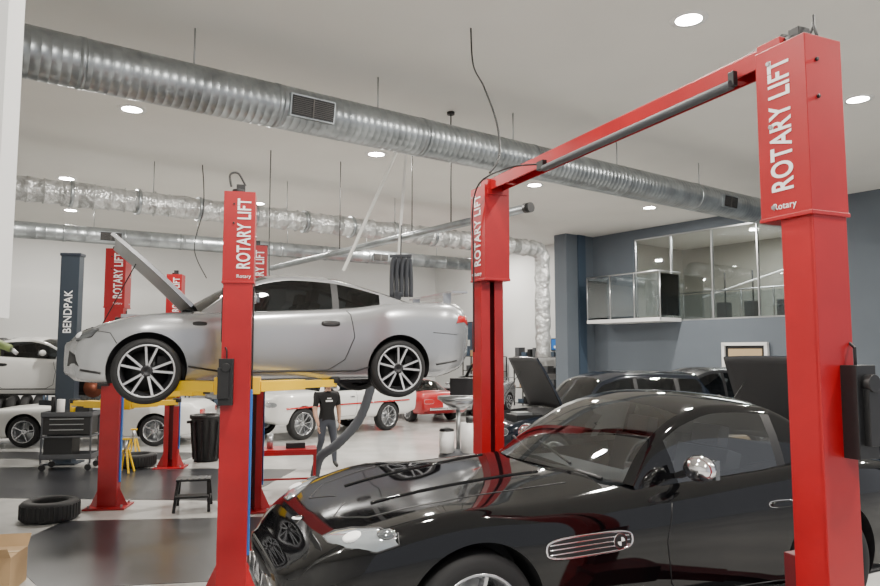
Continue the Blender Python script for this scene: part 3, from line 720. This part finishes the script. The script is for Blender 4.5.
cable('ceiling_cable',[(-3.7,15,ZC-.005),(-3.7,15,5.5),(-3.66,14.9,3.9),(-3.6,14.9,3.2)],.012)
cable('ceiling_cable',[(-5.6,16.2,ZC-.005),(-5.55,16.2,5.6),(-5.7,16.1,4.6),(-5.4,16.1,3.9)],.012)
cable('post_cable',[(-2.0,6.6,3.78),(-2.02,6.62,3.9),(-1.95,6.65,3.92),(-1.88,6.66,3.8)],.01)
# ---------------------------------------------------------------- lights
P_L=365
def downlight(x,y,p=1):
    q=MB(); M=Matrix.Rotation(PI/2,4,'X')
    q.lathe([(.17,0),(.24,0),(.25,.015),(.24,.03),(.18,.03)],0,28,M); q.lathe([(0,.008),(.18,.008)],1,28,M)
    q.obj('ceiling_downlight',[M_white,M_lamp],(x,y,ZC-.012))
    l=bpy.data.lights.new('downlight_lamp','AREA'); l.shape='DISK'; l.size=.3; l.energy=P_L*p; l.color=(1,.95,.87)
    o=bpy.data.objects.new('downlight_lamp',l); bpy.context.collection.objects.link(o); o.location=(x,y,ZC-.06)
for x,y in [(3.3,8.95),(7.3,11.9),(-5.6,12.4),(-1.42,15.3),(2.5,18.2),(6.4,21.1),(-.5,5.3),(-4.9,3.5),(4.2,2.6),(-.4,-.3),(-9.5,17.5),(-5.4,20.5),(-1.5,24.2),(1.6,29.0),(12,8.5),(-11.5,21.5),(8.5,5.0)]: downlight(x,y)  # visible fixtures come first; the later downlights are added for extra illumination
def alight(name,loc,size,e,rot=(0,0,0),col=(1,.97,.92)):
    l=bpy.data.lights.new(name,'AREA'); l.shape='SQUARE'; l.size=size; l.energy=e; l.color=col
    o=bpy.data.objects.new(name,l); bpy.context.collection.objects.link(o); o.location=loc; o.rotation_euler=rot; return o
c=U*(AR+3)+Wd*13; alight('mezzanine_lamp',(c.x,c.y,ZC-.1),2.0,380)
# ---------------------------------------------------------------- props
def tire(name,loc,r=.33,w=.23,n=1):
    q=MB(); M=Matrix.Rotation(PI/2,4,'X'); h=w/2
    for k in range(n):
        T=Matrix.Translation((random.uniform(-.02,.02)*k,0,h+k*w))@M
        q.lathe([(r*.62,-h*.7),(r*.64,-h),(r*.9,-h),(r*.97,-h*.85),(r,-h*.6),(r,h*.6),(r*.97,h*.85),(r*.9,h),(r*.64,h),(r*.62,h*.7),(r*.6,0),(r*.62,-h*.7)],0,40,T)
        for j in range(40):
            a=2*PI*j/40; p=T@Vector((r*math.cos(a),0,r*math.sin(a))); q.box(p,(.012,.02,w*.7),0,rz=a)
    q.obj(name,[M_rub],loc)
tire('tire',(-5.15,9.45,0.004),.35,.25); tire('tire',(-5.85,13.75,.005),.34,.24)
q=MB()
for z in(.3,1.1,1.9):
    q.box((0,-.2,z),(2.6,.05,.05),1); q.box((0,.2,z),(2.6,.05,.05),1)
    for k in range(8):
        T=Matrix.Translation((-1.15+k*.33,0,z+.36))@Matrix.Rotation(PI/2,4,'Z')
        q.lathe([(.2,-.1),(.31,-.11),(.34,-.06),(.34,.06),(.31,.11),(.2,.1),(.2,-.1)],0,28,T)
for sx in(-1,1):
    for sy in(-.2,.2): q.box((sx*1.3,sy,1.3),(.05,.05,2.6),1)
q.obj('tire_rack',[M_rub,M_walld],(-12.4,19.6,0),.3)
# stool
q=MB()
q.box((0,0,.40),(.46,.28,.03),0); q.box((0,-.22,.20),(.44,.2,.03),0)
for s in(-1,1):
    q.beam((s*.2,.1,.39),(s*.23,.2,0),.04,.04,0); q.beam((s*.2,-.1,.39),(s*.23,-.32,0),.04,.04,0); q.beam((s*.22,.17,.15),(s*.22,-.26,.15),.03,.03,0)
for k in range(5): q.box((-.16+k*.08,0,.418),(.03,.24,.008),1)
q.obj('step_stool',[M_black,M_int],(-3.5,10.15,.003),.25,bev=.006)
# trash can
q=MB(); M=Matrix.Rotation(PI/2,4,'X')
q.lathe([(0,0),(.24,0),(.31,.85),(.34,.86),(.34,.93),(.31,.93),(.29,.80),(.22,.03),(0,.03)],0,32,M)
for k in range(12):
    a=2*PI*k/12; q.beam((.255*math.cos(a),.255*math.sin(a),.05),(.318*math.cos(a),.318*math.sin(a),.8),.02,.03,0)
for s in(-1,1): q.box((s*.36,0,.78),(.06,.16,.05),0)
q.obj('trash_can',[M_black],(-4.75,14.45,0))
# tool cart
q=MB()
for z in(.22,.62,1.0): q.box((0,0,z),(.9,.5,.03),0); 
for z in(.26,1.04):
    for s in(-1,1): q.box((0,s*.25,z),(.9,.01,.08),0); q.box((s*.45,0,z),(.01,.5,.08),0)
for sx in(-1,1):
    for sy in(-1,1):
        q.box((sx*.43,sy*.23,.58),(.03,.03,.92),0); q.cyl((sx*.4,sy*.23-.015,.06),(sx*.4,sy*.23+.015,.06),.06,1); q.box((sx*.4,sy*.23,.13),(.03,.05,.04),2)
q.box((-.0,-.0,.82),(.84,.46,.32),1); q.box((-.15,0,.42),(.5,.42,.36),1)
for z in(.75,.85,.95): q.box((0,-.24,z),(.6,.02,.015),2)
q.cyl((-.2,0,1.02),(-.2,0,1.3),.07,3); q.cyl((0,.05,1.02),(0,.05,1.22),.05,4); q.box((.22,0,1.1),(.25,.2,.15),1); q.cyl((-.35,.05,1.02),(-.35,.05,1.35),.04,1)
q.obj('tool_cart',[M_int,M_black,M_steel,M_white,M_yel],(-7.0,13.45,0.004),.15,bev=.004)
# red work table
q=MB(); q.box((0,0,.66),(.95,.5,.03),0); q.box((0,-.25,.62),(.95,.02,.06),0)
for sx in(-1,1):
    for sy in(-1,1): q.box((sx*.45,sy*.22,.33),(.035,.035,.64),0)
    q.box((sx*.45,0,.15),(.03,.44,.03),0)
q.box((0,.22,.15),(.9,.03,.03),0); q.box((.15,0,.72),(.3,.2,.08),1); q.cyl((-.25,0,.68),(-.25,0,.9),.05,2)
q.obj('work_table',[M_red,M_black,M_steel],(-2.45,11.3,.005),.2)
# cardboard box
q=MB(); q.box((0,0,.16),(.5,.42,.32),0); q.box((0,0,.322),(.5,.05,.006),1)
for s in(-1,1): q.add([(-.25,s*.21,.32),(.25,s*.21,.32),(.25,s*.30,.42),(-.25,s*.30,.42)],[(0,1,2,3)],0)
q.obj('cardboard_box',[M_card,M_tan],(-4.22,6.75,0),.2)
# oil drain
q=MB()
q.cyl((0,0,.12),(0,0,.95),.24,0,seg=28); q.ell((0,0,.95),(.24,.24,.08),0); q.cyl((0,0,.9),(0,0,1.55),.025,1); q.cyl((0,0,1.5),(0,0,1.62),.08,1,.24); q.cyl((0,0,1.62),(0,0,1.66),.25,1)
q.cyl((.14,-.1,1.0),(.14,-.1,1.35),.11,2); q.cyl((.14,-.1,1.35),(.14,-.1,1.42),.05,3); q.cyl((-.14,-.1,1.0),(-.14,-.1,1.25),.09,2); q.ell((-.14,-.1,1.26),(.09,.09,.04),3)
q.box((.05,-.05,1.78),(.3,.25,.2),3); q.tube(cr([(.1,0,1.9),(.2,-.1,2.05),(.3,0,1.9),(.28,0,1.3),(.22,0,1.0)],6),.018,3,8)
for k in range(4):
    a=PI/4+k*PI/2; q.beam((0,0,.12),(.34*math.cos(a),.34*math.sin(a),.1),.05,.04,3); q.cyl((.34*math.cos(a)-.02,.34*math.sin(a),.05),(.34*math.cos(a)+.02,.34*math.sin(a),.05),.05,3)
q.obj('oil_drain_tank',[M_int,M_steel,M_white,M_black],(.22,8.6,.005))
def jack(loc):
    q=MB()
    for k in range(4):
        a=PI/4+k*PI/2; q.beam((.05*math.cos(a),.05*math.sin(a),.42),(.17*math.cos(a),.17*math.sin(a),.01),.04,.02,0)
    q.cyl((0,0,.35),(0,0,.6),.03,1); q.box((0,0,.61),(.12,.06,.03),0); q.obj('jack_stand',[M_yel,M_steel],loc)
jack((-6.3,14.6,.004)); jack((-5.75,13.0,.004))
# air gun at left
q=MB(); q.cyl((-2.80,4.3,2.29),(-2.64,4.32,2.22),.03,0,.022); q.cyl((-2.64,4.32,2.22),(-2.60,4.32,2.19),.012,1); q.tube(cr([(-2.80,4.3,2.29),(-3.0,4.3,2.37),(-3.1,4.25,2.41)],6),.014,2,8)
q.box((-2.72,4.31,2.20),(.03,.025,.09),0,)
M_grn=mat('green_plastic',(.15,.20,.06),.5)
q.obj('air_blow_gun',[M_grn,M_steel,M_black])
# background shelving
def shelf(name,loc,rz,w,h,n,items):
    q=MB()
    for k in range(n): q.box((0,0,.1+k*(h-.1)/(n-1)),(w,.5,.03),0)
    for sx in(-1,1):
        for sy in(-1,1): q.box((sx*w/2,sy*.24,h/2),(.04,.04,h),0)
    for k in range(n):
        x=-w/2+.2
        while x<w/2-.15:
            ww=random.uniform(.12,.32); hh=random.uniform(.15,.38); q.box((x+ww/2,0,.12+k*(h-.1)/(n-1)+hh/2),(ww,.35,hh),random.choice([1,0,3,0,1,1,2])); x+=ww+random.uniform(.02,.15)
    q.obj(name,[M_black,M_int,M_card,M_walld],loc,rz)
for b,(a,w,h) in zip([27.5]*5,[(1,3,2.4),(5.5,2.5,2.0),(10,3,2.2),(13.5,2.6,2.0),(17,3,2.2)]):
    c=U*a+Wd*b; shelf('storage_shelf',(c.x,c.y,0),A,w,h,4,0)
c=U*20.3+Wd*20.4; shelf('storage_shelf',(c.x,c.y,0),A+PI/2,2.4,2.0,4,0)
c=U*20.3+Wd*23.8; shelf('storage_shelf',(c.x,c.y,0),A+PI/2,2.4,2.0,4,0)
# ---------------------------------------------------------------- person
def person(loc,rz,s):
    root=empty('person',loc,rz); root.scale=(s,s,s)
    J={'pel':(0,0,.94,.15,.13),'sp':(.0,0,1.12,.14,.12),'ch':(.03,0,1.33,.175,.13),'nb':(.06,0,1.46,.085,.08),'nk':(.085,0,1.53,.055,.055),'hd':(.11,0,1.58,.05,.05)}
    E=[('pel','sp'),('sp','ch'),('ch','nb'),('nb','nk'),('nk','hd')]
    for n,sd,kx,axx,az,tx in(('l',1,.15,.22,.10,.36),('r',-1,.02,-.26,.16,-.13)):
        J['hp'+n]=(.01,sd*.10,.86,.10,.10); J['kn'+n]=(kx,sd*.11,.50,.068,.070); J['cf'+n]=(kx*.5+axx*.5-.02,sd*.11,.34,.062,.062); J['an'+n]=(axx,sd*.11,az,.045,.045); J['to'+n]=(tx,sd*.13,.045,.045,.035)
        E+=[('pel','hp'+n),('hp'+n,'kn'+n),('kn'+n,'cf'+n),('cf'+n,'an'+n),('an'+n,'to'+n)]
        f=-sd*.16
        J['sh'+n]=(.03,sd*.20,1.42,.075,.075); J['el'+n]=(.0+f*.6,sd*.27,1.14,.052,.052); J['fa'+n]=(.06+f*.9,sd*.28,1.02,.045,.045); J['wr'+n]=(.14+f*1.2,sd*.27,.90,.030,.030)
        wx,wy=.14+f*1.2,sd*.27
        J['pm'+n]=(wx+.03,wy,.83,.03,.022)
        E+=[('ch','sh'+n),('sh'+n,'el'+n),('el'+n,'fa'+n),('fa'+n,'wr'+n),('wr'+n,'pm'+n)]
    bm=bmesh.new(); ly=bm.verts.layers.skin.verify(); vv={}
    for k,(x,y,z,a,b) in J.items():
        v=bm.verts.new((x,y,z)); v[ly].radius=(a,b); vv[k]=v
        if k=='pel': v[ly].use_root=True
    for a,b in E: bm.edges.new((vv[a],vv[b]))
    me=bpy.data.meshes.new('p'); bm.to_mesh(me); bm.free()
    ob=bpy.data.objects.new('body',me); bpy.context.collection.objects.link(ob)
    ob.modifiers.new('s','SKIN').use_smooth_shade=True; ss=ob.modifiers.new('ss','SUBSURF'); ss.levels=2; ss.render_levels=2
    bpy.context.view_layer.update(); m2=bpy.data.meshes.new_from_object(ob.evaluated_get(bpy.context.evaluated_depsgraph_get()))
    ob.modifiers.clear(); ob.data=m2; m2.materials.clear()
    sk=mat('skin',(.45,.26,.18),.55); shirt=mat('shirt_black',(.008,.008,.009),.85); pants=mat('trousers_dark',(.05,.055,.07),.85); shoe=mat('shoe',(.02,.02,.02),.6); hair=mat('hair',(.04,.025,.018),.8)
    for m_ in(sk,shirt,pants,shoe): m2.materials.append(m_)
    for p in m2.polygons:
        x,y,z=p.center; p.use_smooth=True
        p.material_index=0
        if abs(y)>.22 and z<1.2: p.material_index=0
        elif z>1.49: p.material_index=0
        elif z>.93: p.material_index=1
        elif z>.13: p.material_index=2
        else: p.material_index=3
        if abs(y)<.22 and z<.19 and x<-.1: p.material_index=3
    ob.parent=root
    h=MB(); T=Matrix.Translation((.135,0,1.65))@Matrix.Rotation(.35,4,'Y')
    h.ell((0,0,0),(.098,.075,.118),0,24,T); h.ell((.03,0,-.055),(.062,.055,.06),0,16,T)
    h.ell((-.018,0,.025),(.096,.082,.108),1,24,T)
    h.ell((.10,0,-.01),(.018,.014,.028),0,10,T); h.ell((.083,0,-.06),(.012,.026,.008),2,10,T)
    for s_ in(-1,1): h.ell((.086,s_*.03,.015),(.012,.015,.009),3,10,T); h.ell((.088,s_*.03,.035),(.008,.02,.004),1,8,T); h.ell((-.0,s_*.078,-.005),(.02,.012,.032),0,10,T)
    for n,sd in(('l',1),('r',-1)):
        wx,wy=.14-sd*.16*1.2,sd*.27
        h.ell((wx+.035,wy,.80),(.032,.016,.045),0,14)
        for k,(dx,ln) in enumerate(((-.024,.075),(-.008,.085),(.008,.08),(.023,.062))):
            b=Vector((wx+.035+dx,wy,.77)); h.tube([b,b+Vector((.006,-sd*.006,-ln*.4)),b+Vector((.010,-sd*.02,-ln*.72)),b+Vector((.012,-sd*.035,-ln*.92))],[.0095,.009,.008,.006],0,8)
        b=Vector((wx+.058,wy,.82)); h.tube([b,b+Vector((.022,-sd*.01,-.03)),b+Vector((.028,-sd*.018,-.06))],[.011,.0095,.007],0,8)
    h.box((.165,0,1.30),(.006,.14,.035),4); h.box((.165,0,1.35),(.006,.08,.02),4)
    h.obj('head_and_hands',[sk,hair,mat('lips',(.35,.12,.1),.6),M_white,M_label],parent=root)
person((-2.2,13.75,.0),math.radians(-65),.97)
# ---------------------------------------------------------------- world + camera
w=bpy.data.worlds.new('World'); bpy.context.scene.world=w; w.use_nodes=True
bg=w.node_tree.nodes['Background']; bg.inputs[0].default_value=(.90,.93,1,1); bg.inputs[1].default_value=.8
cam=bpy.data.cameras.new('Camera'); co=bpy.data.objects.new('Camera',cam); bpy.context.collection.objects.link(co)
cam.sensor_width=36; cam.lens=36*700/880; cam.clip_start=.05; cam.clip_end=200
co.location=(0,0,2.2); co.rotation_euler=(PI/2+math.atan(59/700),0,0)
bpy.context.scene.camera=co
